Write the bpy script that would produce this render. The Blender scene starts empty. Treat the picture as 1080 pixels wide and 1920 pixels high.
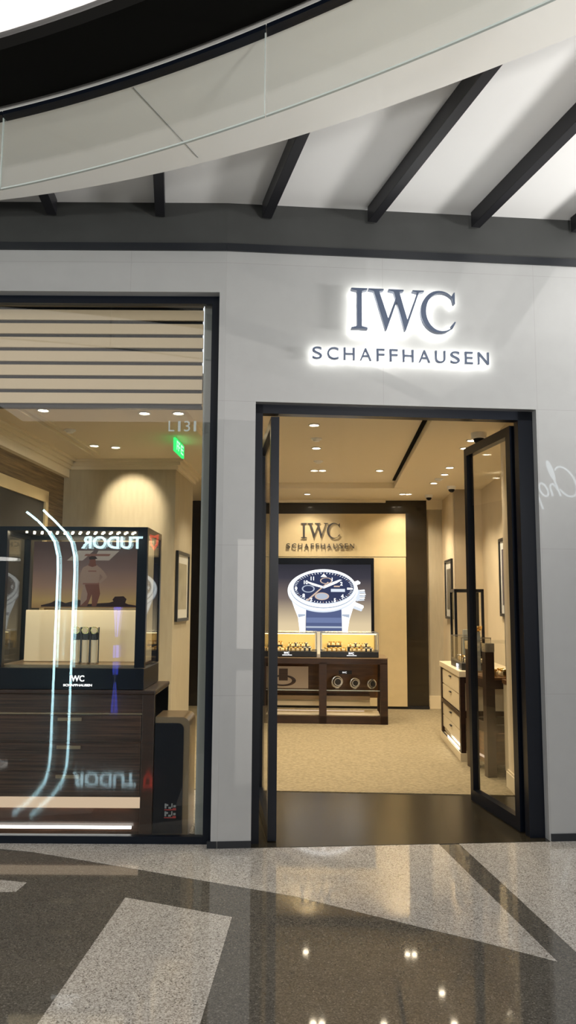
import bpy, bmesh, math, random
from mathutils import Vector, Matrix
random.seed(7)
C = bpy.context.scene.collection
PI = math.pi
T = math.radians(3.15)            # the shop's own axis, turned a little from the mall's
TB = math.radians(5.0)            # the door wall, turned from the window wall

# ------------------------------------------------------------------ materials
MATS = {}
def new_mat(name):
    m = bpy.data.materials.new(name); m.use_nodes = True
    nt = m.node_tree; nt.nodes.clear()
    out = nt.nodes.new('ShaderNodeOutputMaterial')
    MATS[name] = m
    return m, nt, out
def pbr(name, col, rough=.5, metal=0., spec=.5, coat=0., noise=0., nscale=20., bump=0., bscale=60., stretch=None):
    m, nt, out = new_mat(name)
    b = nt.nodes.new('ShaderNodeBsdfPrincipled')
    b.inputs['Base Color'].default_value = (*col, 1)
    b.inputs['Roughness'].default_value = rough
    b.inputs['Metallic'].default_value = metal
    b.inputs['Specular IOR Level'].default_value = spec
    b.inputs['Coat Weight'].default_value = coat
    b.inputs['Coat Roughness'].default_value = .03
    nt.links.new(b.outputs[0], out.inputs[0])
    if noise or bump:
        tc = nt.nodes.new('ShaderNodeTexCoord'); mp = nt.nodes.new('ShaderNodeMapping')
        nt.links.new(tc.outputs['Object'], mp.inputs[0])
        if stretch: mp.inputs['Scale'].default_value = stretch
        if noise:
            n = nt.nodes.new('ShaderNodeTexNoise'); n.inputs['Scale'].default_value = nscale; n.inputs['Detail'].default_value = 4
            nt.links.new(mp.outputs[0], n.inputs['Vector'])
            r = nt.nodes.new('ShaderNodeValToRGB')
            r.color_ramp.elements[0].position = .3; r.color_ramp.elements[1].position = .7
            r.color_ramp.elements[0].color = (*[c*(1-noise) for c in col], 1)
            r.color_ramp.elements[1].color = (*[min(1, c*(1+noise)) for c in col], 1)
            nt.links.new(n.outputs['Fac'], r.inputs[0]); nt.links.new(r.outputs[0], b.inputs['Base Color'])
        if bump:
            n2 = nt.nodes.new('ShaderNodeTexNoise'); n2.inputs['Scale'].default_value = bscale
            nt.links.new(mp.outputs[0], n2.inputs['Vector'])
            bp = nt.nodes.new('ShaderNodeBump'); bp.inputs['Strength'].default_value = bump; bp.inputs['Distance'].default_value = .01
            nt.links.new(n2.outputs['Fac'], bp.inputs['Height']); nt.links.new(bp.outputs[0], b.inputs['Normal'])
    return m
def emit(name, col, s):
    m, nt, out = new_mat(name)
    e = nt.nodes.new('ShaderNodeEmission'); e.inputs[0].default_value = (*col, 1); e.inputs[1].default_value = s
    nt.links.new(e.outputs[0], out.inputs[0]); return m
def glass(name, tint=(.97, .98, .97), k=1.0, ior=1.5):
    m, nt, out = new_mat(name)
    f = nt.nodes.new('ShaderNodeFresnel'); f.inputs[0].default_value = ior
    ge = nt.nodes.new('ShaderNodeNewGeometry'); mr = nt.nodes.new('ShaderNodeMapRange')      # same reflectance on both faces of the pane
    mr.inputs[3].default_value = ior; mr.inputs[4].default_value = 1/ior
    nt.links.new(ge.outputs['Backfacing'], mr.inputs[0]); nt.links.new(mr.outputs[0], f.inputs[0])
    mu = nt.nodes.new('ShaderNodeMath'); mu.operation = 'MULTIPLY'; mu.inputs[1].default_value = k; mu.use_clamp = True
    t = nt.nodes.new('ShaderNodeBsdfTransparent'); t.inputs[0].default_value = (*tint, 1)
    g = nt.nodes.new('ShaderNodeBsdfGlossy'); g.inputs['Roughness'].default_value = .0
    mx = nt.nodes.new('ShaderNodeMixShader')
    nt.links.new(f.outputs[0], mu.inputs[0]); nt.links.new(mu.outputs[0], mx.inputs[0])
    nt.links.new(t.outputs[0], mx.inputs[1]); nt.links.new(g.outputs[0], mx.inputs[2]); nt.links.new(mx.outputs[0], out.inputs[0])
    return m
def terrazzo(name, stops, rough=.05):
    m, nt, out = new_mat(name)
    b = nt.nodes.new('ShaderNodeBsdfPrincipled'); nt.links.new(b.outputs[0], out.inputs[0])
    tc = nt.nodes.new('ShaderNodeTexCoord')
    v = nt.nodes.new('ShaderNodeTexVoronoi'); v.inputs['Scale'].default_value = 170
    nt.links.new(tc.outputs['Object'], v.inputs['Vector'])
    sp = nt.nodes.new('ShaderNodeSeparateColor'); nt.links.new(v.outputs['Color'], sp.inputs[0])
    r = nt.nodes.new('ShaderNodeValToRGB'); nt.links.new(sp.outputs[0], r.inputs[0])
    cr = r.color_ramp; cr.interpolation = 'CONSTANT'
    while len(cr.elements) < len(stops): cr.elements.new(.5)
    for e, (p, c) in zip(cr.elements, stops): e.position = p; e.color = (*c, 1)
    n = nt.nodes.new('ShaderNodeTexNoise'); n.inputs['Scale'].default_value = 3.; n.inputs['Detail'].default_value = 5
    nt.links.new(tc.outputs['Object'], n.inputs['Vector'])
    mr = nt.nodes.new('ShaderNodeMapRange'); mr.inputs[3].default_value = .9; mr.inputs[4].default_value = 1.1
    nt.links.new(n.outputs['Fac'], mr.inputs[0])
    mm = nt.nodes.new('ShaderNodeMix'); mm.data_type = 'RGBA'; mm.blend_type = 'MULTIPLY'; mm.inputs[0].default_value = 1
    nt.links.new(r.outputs[0], mm.inputs[6]); nt.links.new(mr.outputs[0], mm.inputs[7])
    nt.links.new(mm.outputs[2], b.inputs['Base Color'])
    b.inputs['Roughness'].default_value = rough; b.inputs['IOR'].default_value = 1.78
    return m
def wood(name, c1, c2, scale=(1, 1, 30), rough=.3, coat=.3, axis='Z'):
    m, nt, out = new_mat(name)
    b = nt.nodes.new('ShaderNodeBsdfPrincipled'); nt.links.new(b.outputs[0], out.inputs[0])
    tc = nt.nodes.new('ShaderNodeTexCoord'); mp = nt.nodes.new('ShaderNodeMapping'); mp.inputs['Scale'].default_value = scale
    nt.links.new(tc.outputs['Object'], mp.inputs[0])
    n = nt.nodes.new('ShaderNodeTexNoise'); n.inputs['Scale'].default_value = 2.2; n.inputs['Detail'].default_value = 6; n.inputs['Roughness'].default_value = .65
    nt.links.new(mp.outputs[0], n.inputs['Vector'])
    r = nt.nodes.new('ShaderNodeValToRGB'); r.color_ramp.elements[0].position = .36; r.color_ramp.elements[1].position = .66
    r.color_ramp.elements[0].color = (*c1, 1); r.color_ramp.elements[1].color = (*c2, 1)
    nt.links.new(n.outputs['Fac'], r.inputs[0]); nt.links.new(r.outputs[0], b.inputs['Base Color'])
    b.inputs['Roughness'].default_value = rough; b.inputs['Coat Weight'].default_value = coat; b.inputs['Coat Roughness'].default_value = .05
    return m
def gradient_screen(name, stops, s, axis=2, nz=0.):
    """picture of a lit screen: its own printed colours from bottom to top"""
    m, nt, out = new_mat(name)
    tc = nt.nodes.new('ShaderNodeTexCoord'); sx = nt.nodes.new('ShaderNodeSeparateXYZ')
    nt.links.new(tc.outputs['Generated'], sx.inputs[0])
    src = sx.outputs[axis]
    if nz:
        n = nt.nodes.new('ShaderNodeTexNoise'); n.inputs['Scale'].default_value = 3
        nt.links.new(tc.outputs['Generated'], n.inputs['Vector'])
        ma = nt.nodes.new('ShaderNodeMath'); ma.operation = 'MULTIPLY_ADD'; ma.inputs[1].default_value = nz
        nt.links.new(n.outputs['Fac'], ma.inputs[0]); nt.links.new(src, ma.inputs[2]); src = ma.outputs[0]
    r = nt.nodes.new('ShaderNodeValToRGB'); nt.links.new(src, r.inputs[0])
    cr = r.color_ramp
    while len(cr.elements) < len(stops): cr.elements.new(.5)
    for e, (p, c) in zip(cr.elements, stops): e.position = p; e.color = (*c, 1)
    e = nt.nodes.new('ShaderNodeEmission'); e.inputs[1].default_value = s
    nt.links.new(r.outputs[0], e.inputs[0]); nt.links.new(e.outputs[0], out.inputs[0]); return m

def stone_panels(name):
    """smooth light stone cladding in big slabs with hairline joints"""
    m, nt, out = new_mat(name)
    b = nt.nodes.new('ShaderNodeBsdfPrincipled'); nt.links.new(b.outputs[0], out.inputs[0])
    tc = nt.nodes.new('ShaderNodeTexCoord'); sx = nt.nodes.new('ShaderNodeSeparateXYZ'); nt.links.new(tc.outputs['Object'], sx.inputs[0])
    cx = nt.nodes.new('ShaderNodeCombineXYZ'); nt.links.new(sx.outputs[0], cx.inputs[0]); nt.links.new(sx.outputs[2], cx.inputs[1])
    ad = nt.nodes.new('ShaderNodeVectorMath'); ad.operation = 'ADD'; ad.inputs[1].default_value = (.0, .03, 0); nt.links.new(cx.outputs[0], ad.inputs[0])
    br = nt.nodes.new('ShaderNodeTexBrick'); br.inputs['Scale'].default_value = 1
    br.offset = 0; br.inputs['Mortar Size'].default_value = .0022; br.inputs['Brick Width'].default_value = 1.13; br.inputs['Row Height'].default_value = 1.01
    br.inputs['Mortar Smooth'].default_value = .3
    br.inputs['Color1'].default_value = (.325, .33, .33, 1); br.inputs['Color2'].default_value = (.33, .335, .334, 1); br.inputs['Mortar'].default_value = (.28, .28, .277, 1)
    nt.links.new(ad.outputs[0], br.inputs['Vector'])
    n = nt.nodes.new('ShaderNodeTexNoise'); n.inputs['Scale'].default_value = 9; n.inputs['Detail'].default_value = 8
    nt.links.new(tc.outputs['Object'], n.inputs['Vector'])
    mr = nt.nodes.new('ShaderNodeMapRange'); mr.inputs[3].default_value = .95; mr.inputs[4].default_value = 1.05; nt.links.new(n.outputs['Fac'], mr.inputs[0])
    mm = nt.nodes.new('ShaderNodeMix'); mm.data_type = 'RGBA'; mm.blend_type = 'MULTIPLY'; mm.inputs[0].default_value = 1
    nt.links.new(br.outputs[0], mm.inputs[6]); nt.links.new(mr.outputs[0], mm.inputs[7]); nt.links.new(mm.outputs[2], b.inputs['Base Color'])
    b.inputs['Roughness'].default_value = .35; b.inputs['Coat Weight'].default_value = 1; b.inputs['Coat Roughness'].default_value = .012
    return m

M_stone = stone_panels('light_stone')
M_black = pbr('black_metal', (.003, .005, .010), .3, 0., .25)
M_fin = pbr('dark_bronze_beam', (.012, .012, .016), .4, .2)
M_band = pbr('charcoal_plaster', (.034, .036, .035), .6, noise=.08, nscale=6)
M_trimblk = pbr('black_trim', (.008, .01, .014), .35)
M_white = pbr('white_plaster', (.88, .885, .88), .7)
M_soffit = pbr('white_soffit', (.82, .81, .77), .25, spec=.5)
M_blackceil = pbr('black_ceiling', (.004, .004, .0035), .8, spec=.05)
M_dark = pbr('dark_wall', (.035, .033, .03), .7)
M_shopwall = pbr('warm_shop_wall', (.66, .55, .38), .6, noise=.04, nscale=4)
M_taupe = pbr('taupe_fabric_wall', (.44, .385, .28), .7, noise=.05, nscale=5, stretch=(6, 6, 1))
M_cream = pbr('cream_lacquer', (.70, .60, .42), .3, coat=.3)
M_cream2 = pbr('cream_shop_ceiling', (.78, .70, .55), .7)
M_gold = pbr('champagne_panel', (.66, .54, .32), .32, .2, noise=.03, nscale=8)
M_carpet = pbr('beige_carpet', (.26, .215, .135), .95, spec=.1, noise=.20, nscale=30, bump=.8, bscale=150)
def tile_mat():
    m, nt, out = new_mat('brown_tile')
    b = nt.nodes.new('ShaderNodeBsdfPrincipled'); nt.links.new(b.outputs[0], out.inputs[0])
    tc = nt.nodes.new('ShaderNodeTexCoord')
    br = nt.nodes.new('ShaderNodeTexBrick'); br.inputs['Scale'].default_value = 1; br.offset = .5
    br.inputs['Mortar Size'].default_value = .003; br.inputs['Brick Width'].default_value = .8; br.inputs['Row Height'].default_value = .4
    br.inputs['Color1'].default_value = (.026, .0215, .014, 1); br.inputs['Color2'].default_value = (.031, .026, .017, 1); br.inputs['Mortar'].default_value = (.06, .052, .038, 1)
    nt.links.new(tc.outputs['Object'], br.inputs['Vector']); nt.links.new(br.outputs[0], b.inputs['Base Color'])
    b.inputs['Roughness'].default_value = .22; b.inputs['Specular IOR Level'].default_value = .35
    return m
M_tile = tile_mat()
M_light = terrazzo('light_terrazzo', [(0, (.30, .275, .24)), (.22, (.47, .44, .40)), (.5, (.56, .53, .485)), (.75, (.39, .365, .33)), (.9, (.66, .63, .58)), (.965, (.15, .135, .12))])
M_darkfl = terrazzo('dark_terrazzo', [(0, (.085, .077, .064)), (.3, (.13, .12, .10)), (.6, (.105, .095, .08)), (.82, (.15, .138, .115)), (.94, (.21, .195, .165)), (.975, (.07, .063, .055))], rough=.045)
M_macassar = wood('macassar_wood', (.008, .004, .002), (.085, .042, .026), (.6, .6, 34))
M_espresso = wood('espresso_wood', (.014, .005, .0025), (.036, .014, .007), (2, 2, 10), rough=.4, coat=.1)
M_brownwood = wood('brown_veneer', (.11, .05, .018), (.20, .095, .035), (1, 1, 12))
M_slat = wood('striped_veneer_wall', (.07, .045, .022), (.27, .185, .09), (.6, .6, 16), rough=.5, coat=0)
M_darkpanel = wood('dark_stained_panel', (.010, .007, .004), (.019, .014, .008), (1, 1, 14), rough=.25, coat=.3)
M_louvre = pbr('beige_metal_slat', (.62, .49, .34), .35, .2)
M_bronze = pbr('bronze_metal', (.30, .22, .14), .3, .7)
M_steel = pbr('steel', (.62, .62, .62), .22, 1.)
M_goldm = pbr('gold_metal', (.9, .62, .25), .22, 1.)
M_signfront = pbr('blue_grey_sign_metal', (.075, .10, .16), .4, .3)
M_signbronze = pbr('brushed_bronze_sign', (.07, .065, .065), .3, .6)
M_signedge = pbr('sign_silver', (.5, .47, .4), .25, .9)
M_glass = glass('shop_window_glass', (.97, .98, .97), 1.2)
M_clear = glass('clear_glass', (.985, .99, .985), .5)
M_baffle = glass('grey_smoke_glass', (.93, .94, .93), .7)
M_edge = pbr('glass_edge', (.40, .45, .43), .2)
M_leather = pbr('black_strap', (.02, .02, .022), .5)
M_cushion = pbr('cream_cushion', (.75, .62, .40), .8)
M_pink = pbr('display_card', (.45, .36, .27), .5)
M_grey = pbr('grey_return_panel', (.25, .265, .26), .3)
E_down = emit('downlight_lens', (1, .84, .60), 22)
E_halo = emit('halo_led', (1, .99, .93), 26)
E_white = emit('white_led', (1, .97, .92), 5)
E_warm = emit('warm_led', (1, .74, .52), .55)
E_ceil = emit('luminous_ceiling', (1, .93, .88), .9)
E_exit = emit('green_exit', (.05, .85, .18), 1.1)
E_exit2 = emit('green_exit_pale', (.35, 1, .45), 1.6)
E_tudor = emit('sign_white_blue', (.62, .90, 1), 12)
E_red = emit('sign_red', (1, .05, .03), 5)
E_tube = emit('cool_led_tube', (.55, .90, 1), 20)
E_blue = emit('blue_led', (.08, .12, 1), 4)
E_shop_fill = emit('fill_shopfront', (1, .93, .84), 2.2)
E_cho = emit('script_sign_white', (.80, .93, 1), 4)
E_tag = emit('lit_tag', (1, 1, 1), 1.3)

# ------------------------------------------------------------------ geometry helpers
class MB:
    """collects shapes, then links them as one mesh object"""
    def __init__(s): s.bm = bmesh.new(); s.mats = []
    def mi(s, m):
        if m not in s.mats: s.mats.append(m)
        return s.mats.index(m)
    def box(s, x0, x1, y0, y1, z0, z1, m=None, bev=0.):
        r = bmesh.ops.create_cube(s.bm, size=1)['verts']
        for v in r: v.co = Vector(((x0+x1)/2+v.co.x*(x1-x0), (y0+y1)/2+v.co.y*(y1-y0), (z0+z1)/2+v.co.z*(z1-z0)))
        fs = {f for v in r for f in v.link_faces}
        if m: 
            i = s.mi(m)
            for f in fs: f.material_index = i
        if bev:
            es = list({e for f in fs for e in f.edges})
            bmesh.ops.bevel(s.bm, geom=es, offset=bev, segments=2, affect='EDGES', profile=.6)
        return s
    def prism(s, pts, a0, a1, axis='z', m=None):
        """pts 2D polygon; extruded from a0 to a1 along axis. axis z: (x,y); axis y: (x,z); axis x: (y,z)"""
        def P(p, a):
            return {'z': (p[0], p[1], a), 'y': (p[0], a, p[1]), 'x': (a, p[0], p[1])}[axis]
        A = [s.bm.verts.new(P(p, a0)) for p in pts]; B = [s.bm.verts.new(P(p, a1)) for p in pts]
        fs = [s.bm.faces.new(A), s.bm.faces.new(B[::-1])]
        n = len(pts)
        for i in range(n): fs.append(s.bm.faces.new((A[i], B[i], B[(i+1) % n], A[(i+1) % n])))
        if m:
            k = s.mi(m)
            for f in fs: f.material_index = k
        return s
    def cyl(s, c, r, h, axis='z', n=24, m=None, r2=None):
        pts0 = []; pts1 = []
        r2 = r if r2 is None else r2
        for i in range(n):
            a = 2*PI*i/n; x, y = math.cos(a), math.sin(a)
            if axis == 'z': pts0.append((c[0]+r*x, c[1]+r*y, c[2])); pts1.append((c[0]+r2*x, c[1]+r2*y, c[2]+h))
            elif axis == 'y': pts0.append((c[0]+r*x, c[1], c[2]+r*y)); pts1.append((c[0]+r2*x, c[1]+h, c[2]+r2*y))
            else: pts0.append((c[0], c[1]+r*x, c[2]+r*y)); pts1.append((c[0]+h, c[1]+r2*x, c[2]+r2*y))
        A = [s.bm.verts.new(p) for p in pts0]; B = [s.bm.verts.new(p) for p in pts1]
        fs = [s.bm.faces.new(A), s.bm.faces.new(B[::-1])]
        for i in range(n): fs.append(s.bm.faces.new((A[i], B[i], B[(i+1) % n], A[(i+1) % n])))
        if m:
            k = s.mi(m)
            for f in fs: f.material_index = k
        return s
    def torus(s, c, R, r, axis='z', n=24, k=8, sc=(1, 1, 1), m=None):
        vs = []
        for i in range(n):
            a = 2*PI*i/n; row = []
            for j in range(k):
                b = 2*PI*j/k; q = R+r*math.cos(b); p = (q*math.cos(a), q*math.sin(a), r*math.sin(b))
                if axis == 'y': p = (p[0], p[2], p[1])
                if axis == 'x': p = (p[2], p[0], p[1])
                row.append(s.bm.verts.new((c[0]+p[0]*sc[0], c[1]+p[1]*sc[1], c[2]+p[2]*sc[2])))
            vs.append(row)
        mi = s.mi(m) if m else 0
        for i in range(n):
            for j in range(k):
                f = s.bm.faces.new((vs[i][j], vs[(i+1) % n][j], vs[(i+1) % n][(j+1) % k], vs[i][(j+1) % k])); f.material_index = mi; f.smooth = True
        return s
    def tube(s, pts, r, k=8, m=None):
        rows = []; pts = [Vector(p) for p in pts]
        for i, p in enumerate(pts):
            t = (pts[min(i+1, len(pts)-1)]-pts[max(i-1, 0)]).normalized()
            up = Vector((0, 1, 0)) if abs(t.y) < .9 else Vector((1, 0, 0))
            a = t.cross(up).normalized(); b = t.cross(a)
            rows.append([s.bm.verts.new(p+a*r*math.cos(2*PI*j/k)+b*r*math.sin(2*PI*j/k)) for j in range(k)])
        mi = s.mi(m) if m else 0
        for i in range(len(rows)-1):
            for j in range(k):
                f = s.bm.faces.new((rows[i][j], rows[i+1][j], rows[i+1][(j+1) % k], rows[i][(j+1) % k])); f.smooth = True; f.material_index = mi
        s.bm.faces.new(rows[0]).material_index = mi; s.bm.faces.new(rows[-1][::-1]).material_index = mi
        return s
    def dome(s, c, r, m=None, n=16, k=6, sc=(1, 1, -1)):
        rows = []
        for i in range(k):
            a = (PI/2)*i/k
            rows.append([s.bm.verts.new((c[0]+r*sc[0]*math.cos(a)*math.cos(2*PI*j/n), c[1]+r*sc[1]*math.cos(a)*math.sin(2*PI*j/n), c[2]+r*sc[2]*math.sin(a))) for j in range(n)])
        top = s.bm.verts.new((c[0], c[1], c[2]+r*sc[2])); mi = s.mi(m) if m else 0
        fs = []
        for i in range(k-1):
            for j in range(n): fs.append(s.bm.faces.new((rows[i][j], rows[i][(j+1) % n], rows[i+1][(j+1) % n], rows[i+1][j])))
        for j in range(n): fs.append(s.bm.faces.new((rows[-1][j], rows[-1][(j+1) % n], top)))
        fs.append(s.bm.faces.new(rows[0]))
        for f in fs: f.material_index = mi; f.smooth = True
        return s
    def build(s, name, mat=None, parent=None, loc=None, rz=None):
        bmesh.ops.recalc_face_normals(s.bm, faces=s.bm.faces)
        me = bpy.data.meshes.new(name); s.bm.to_mesh(me); s.bm.free()
        if s.mats:
            for m in s.mats: me.materials.append(m)
        elif mat: me.materials.append(mat)
        o = bpy.data.objects.new(name, me); C.objects.link(o)
        if parent: o.parent = parent
        if loc is not None: o.location = loc
        if rz is not None: o.rotation_euler = (0, 0, rz)
        return o

def parts(mb, name, mat=None, parent=None):
    """links every separate piece of mb as a part of its own"""
    seen = set(); mb.bm.verts.ensure_lookup_table()
    islands = []
    for v in mb.bm.verts:
        if v in seen: continue
        st = [v]; seen.add(v); isl = []
        while st:
            a = st.pop(); isl.append(a)
            for e in a.link_edges:
                b = e.other_vert(a)
                if b not in seen: seen.add(b); st.append(b)
        islands.append(isl)
    for isl in islands:
        m2 = MB(); mp = {v: m2.bm.verts.new(v.co) for v in isl}
        for f in {f for v in isl for f in v.link_faces}:
            g = m2.bm.faces.new([mp[v] for v in f.verts]); g.smooth = f.smooth
        m2.build(name, mat, parent)
    mb.bm.free()

def tag(o, label=None, cat=None, group=None, kind=None):
    if label: o['label'] = label
    if cat: o['category'] = cat
    if group: o['group'] = group
    if kind: o['kind'] = kind
    return o
def thing(name, label, cat, loc=(0, 0, 0), rz=0., group=None):
    o = bpy.data.objects.new(name, None); C.objects.link(o); o.empty_display_size = .1
    o.location = loc; o.rotation_euler = (0, 0, rz)
    return tag(o, label, cat, group)
def copy_tree(o, parent=None):
    c = o.copy(); C.objects.link(c)
    if parent: c.parent = parent
    for ch in list(o.children): copy_tree(ch, c)
    return c
def struct(o): o['kind'] = 'structure'; return o
def SP(u, v, z=0.): return Vector((u*math.cos(T)+v*math.sin(T), -u*math.sin(T)+v*math.cos(T), z))
B0 = Vector((-.45, 5.28, 0)); dB = Vector((math.cos(TB), math.sin(TB), 0)); nB = Vector((-math.sin(TB), math.cos(TB), 0))
def BP(s, off, z): return B0+dB*s+nB*off+Vector((0, 0, z))
ORG = (0, 0, 0)
def shop_struct(mb, name, mat=None): return struct(mb.build(name, mat, None, ORG, -T))     # mesh coordinates are the shop's u, v, z
def door_struct(mb, name, mat=None): return struct(mb.build(name, mat, None, tuple(B0), TB))  # mesh coordinates are along the door wall

FONT_CACHE = {}
def glyph_mesh(ch, bold=0.):
    cu = bpy.data.curves.new('glyph', 'FONT'); cu.body = ch; cu.size = 1.; cu.extrude = .05; cu.offset = bold
    cu.align_x = 'LEFT'; cu.resolution_u = 6
    o = bpy.data.objects.new('glyph', cu); C.objects.link(o)
    bpy.context.view_layer.update()
    me = bpy.data.meshes.new_from_object(o.evaluated_get(bpy.context.evaluated_depsgraph_get()))
    bpy.data.objects.remove(o); return me
def add_text(mb, txt, x, y, z, h, m, depth=.004, width=None, bold=0., back=None):
    """adds writing standing in the local xz plane, front facing -y, left edge x, base z, capital height h"""
    me = glyph_mesh(txt, bold)
    xs = [v.co.x for v in me.vertices]; ys = [v.co.y for v in me.vertices]
    x0, x1, y0, y1 = min(xs), max(xs), min(ys), max(ys)
    sx = sy = h/(y1-y0)
    if width: sx = width/(x1-x0)
    k = mb.mi(m); kb = mb.mi(back) if back else k
    vs = [mb.bm.verts.new((x+(v.co.x-x0)*sx, y-(v.co.z/.05)*depth/2, z+(v.co.y-y0)*sy)) for v in me.vertices]
    for p in me.polygons:
        try: f = mb.bm.faces.new([vs[i] for i in p.vertices])
        except ValueError: continue
        f.material_index = kb if (back and all(me.vertices[i].co.z < -.04 for i in p.vertices)) else k
    bpy.data.meshes.remove(me)
    return (x1-x0)*sx

# ------------------------------------------------------------------ the mall: floor
def poly_floor(pts, name, mat, z0, z1):
    return struct(MB().prism(pts, z0, z1, 'z').build(name, mat))
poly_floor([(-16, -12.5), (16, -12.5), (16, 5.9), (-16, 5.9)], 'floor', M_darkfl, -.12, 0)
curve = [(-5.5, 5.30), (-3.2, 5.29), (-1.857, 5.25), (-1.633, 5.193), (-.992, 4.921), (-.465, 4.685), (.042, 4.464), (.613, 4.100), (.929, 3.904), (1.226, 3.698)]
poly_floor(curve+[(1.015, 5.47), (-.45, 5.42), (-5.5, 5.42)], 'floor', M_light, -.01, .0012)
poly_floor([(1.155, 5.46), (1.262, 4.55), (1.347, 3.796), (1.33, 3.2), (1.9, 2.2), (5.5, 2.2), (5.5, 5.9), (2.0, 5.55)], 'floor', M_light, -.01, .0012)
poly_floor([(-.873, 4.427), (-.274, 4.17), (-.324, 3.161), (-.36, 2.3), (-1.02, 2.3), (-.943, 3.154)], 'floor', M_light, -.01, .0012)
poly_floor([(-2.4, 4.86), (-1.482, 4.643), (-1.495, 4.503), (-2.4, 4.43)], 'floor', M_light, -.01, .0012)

# ------------------------------------------------------------------ the mall: shopfront wall
WZ = 4.095
mb = MB()
mb.box(-6, -.45, 5.28, 5.46, 3.79, WZ); mb.box(-.495, -.45, 5.28, 5.46, 0, 3.79); mb.box(-6, -4.2, 5.28, 5.46, 0, 3.79)
struct(mb.build('wall_front', M_stone))
mb = MB()
mb.box(0, .22, 0, .18, 0, 3.0); mb.box(0, 2.25, 0, .18, 3.0, WZ); mb.box(2.25, 5.5, 0, .18, 0, WZ)
door_struct(mb, 'wall_front', M_stone)
struct(MB().box(-6, -.45, 5.265, 5.30, WZ, WZ+.055).build('trim_1', M_trimblk))
door_struct(MB().box(0, 5.5, -.015, .02, WZ, WZ+.055), 'trim_2', M_trimblk)
struct(MB().box(-6, -.45, 5.30, 5.46, WZ+.055, 4.55).build('wall_upper', M_band))
door_struct(MB().box(0, 5.5, .02, .18, WZ+.055, 4.55), 'wall_upper', M_band)
struct(MB().box(-.518, -.455, 5.272, 5.30, 0, .045).build('baseboard_left', M_trimblk))
door_struct(MB().box(.0, .22, -.008, .02, 0, .045), 'baseboard_left', M_trimblk)
door_struct(MB().box(2.26, 5.5, -.008, .02, 0, .05), 'baseboard_right', M_trimblk)

# ------------------------------------------------------------------ the mall: ceilings, ring soffit, beams, smoke baffles
def quad(pts):
    """least squares parabola through the measured edge"""
    n = len(pts); S = [sum(x**k for x, _ in pts) for k in range(5)]; R = [sum(y*x**k for x, y in pts) for k in range(3)]
    A = Matrix(((S[0], S[1], S[2]), (S[1], S[2], S[3]), (S[2], S[3], S[4])))
    a = A.inverted() @ Vector(R)
    return lambda x: a[0]+a[1]*x+a[2]*x*x
outer = quad([(-1.97, 4.975), (-1.38, 4.81), (-.82, 4.60), (-.37, 4.41), (.07, 4.217), (.6, 3.94), (1.03, 3.634), (1.356, 3.387)])
inner = quad([(-1.606, 4.04), (-1.19, 3.87), (-.80, 3.73), (-.111, 3.385), (.245, 3.15), (.557, 2.94), (.975, 2.68)])
hole = lambda x: inner(x)-.445
XS = [-4.2+i*.2 for i in range(36)]
def ring(fa, fb, z0, z1, name, mat, xs=XS):
    pts = [(x, fa(x)) for x in xs]+[(x, fb(x)) for x in reversed(xs)]
    return struct(MB().prism(pts, z0, z1).build(name, mat))
XR = [x for x in XS if x < 2.9]
ring(lambda x: outer(x), lambda x: inner(x)-.02, 4.30, 4.36, 'ceiling', M_soffit, XR)
ring(lambda x: inner(x)-.06, hole, 4.305, 4.37, 'ceiling', M_blackceil, XR)
struct(MB().box(-6, 6, 2.2, 5.9, 4.47, 4.55).build('ceiling', M_white))
struct(MB().box(-16, 16, -12.7, -1.2, 5.6, 5.7).build('ceiling', M_dark))
xs = XR
lum = MB().prism([(x, hole(x)+.02) for x in xs]+[(xs[-1], -1.2), (xs[0], -1.2)], 4.42, 4.45).build('luminous_ceiling_panel', E_ceil)
tag(lum, 'large curved glowing white ceiling panel at the top left beyond the black band', 'ceiling light')
# a panel joint across the white soffit
dj = Vector((-.40, -.92, 0)).normalized(); pj = Vector((-.563, 4.44, 0)); qj = Vector((-.83, 3.80, 0))
w = Vector((-dj.y, dj.x, 0))*.0018
struct(MB().prism([tuple((p).xy) for p in (pj+w, qj+w, qj-w, pj-w)], 4.297, 4.302).build('trim_3', M_grey))

beams = [((-1.64, 4.50), (-1.71, 5.27), 'shortest dark ceiling beam, leftmost under the white ceiling'),
         ((-.80, 4.36), (-.935, 5.285), 'second dark ceiling beam from the left, almost upright in view'),
         ((.16, 3.95), (-.166, 5.30), 'third dark ceiling beam from the left, above the window corner'),
         ((1.16, 3.30), (.60, 5.35), 'fourth dark ceiling beam from the left, longest one seen whole, above the sign'),
         ((2.05, 2.60), (1.37, 5.42), 'fifth dark ceiling beam from the left, running out of the right edge'),
         ((2.75, 2.90), (2.13, 5.49), 'dark ceiling beam of which only the end shows at the right edge')]
for (a, b, lab) in beams:
    A = Vector((*a, 0)); Bv = Vector((*b, 0)); d = Bv-A; L = d.length; ang = math.atan2(d.y, d.x)
    # keep the near end above the ring soffit's edge
    o = MB().box(0, L, -.035, .035, 4.355, 4.47, bev=.004).build('ceiling_beam', M_fin, None, (A.x, A.y, 0), ang)
    tag(o, lab, 'beam', 'dark beams under the white mall ceiling')

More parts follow.
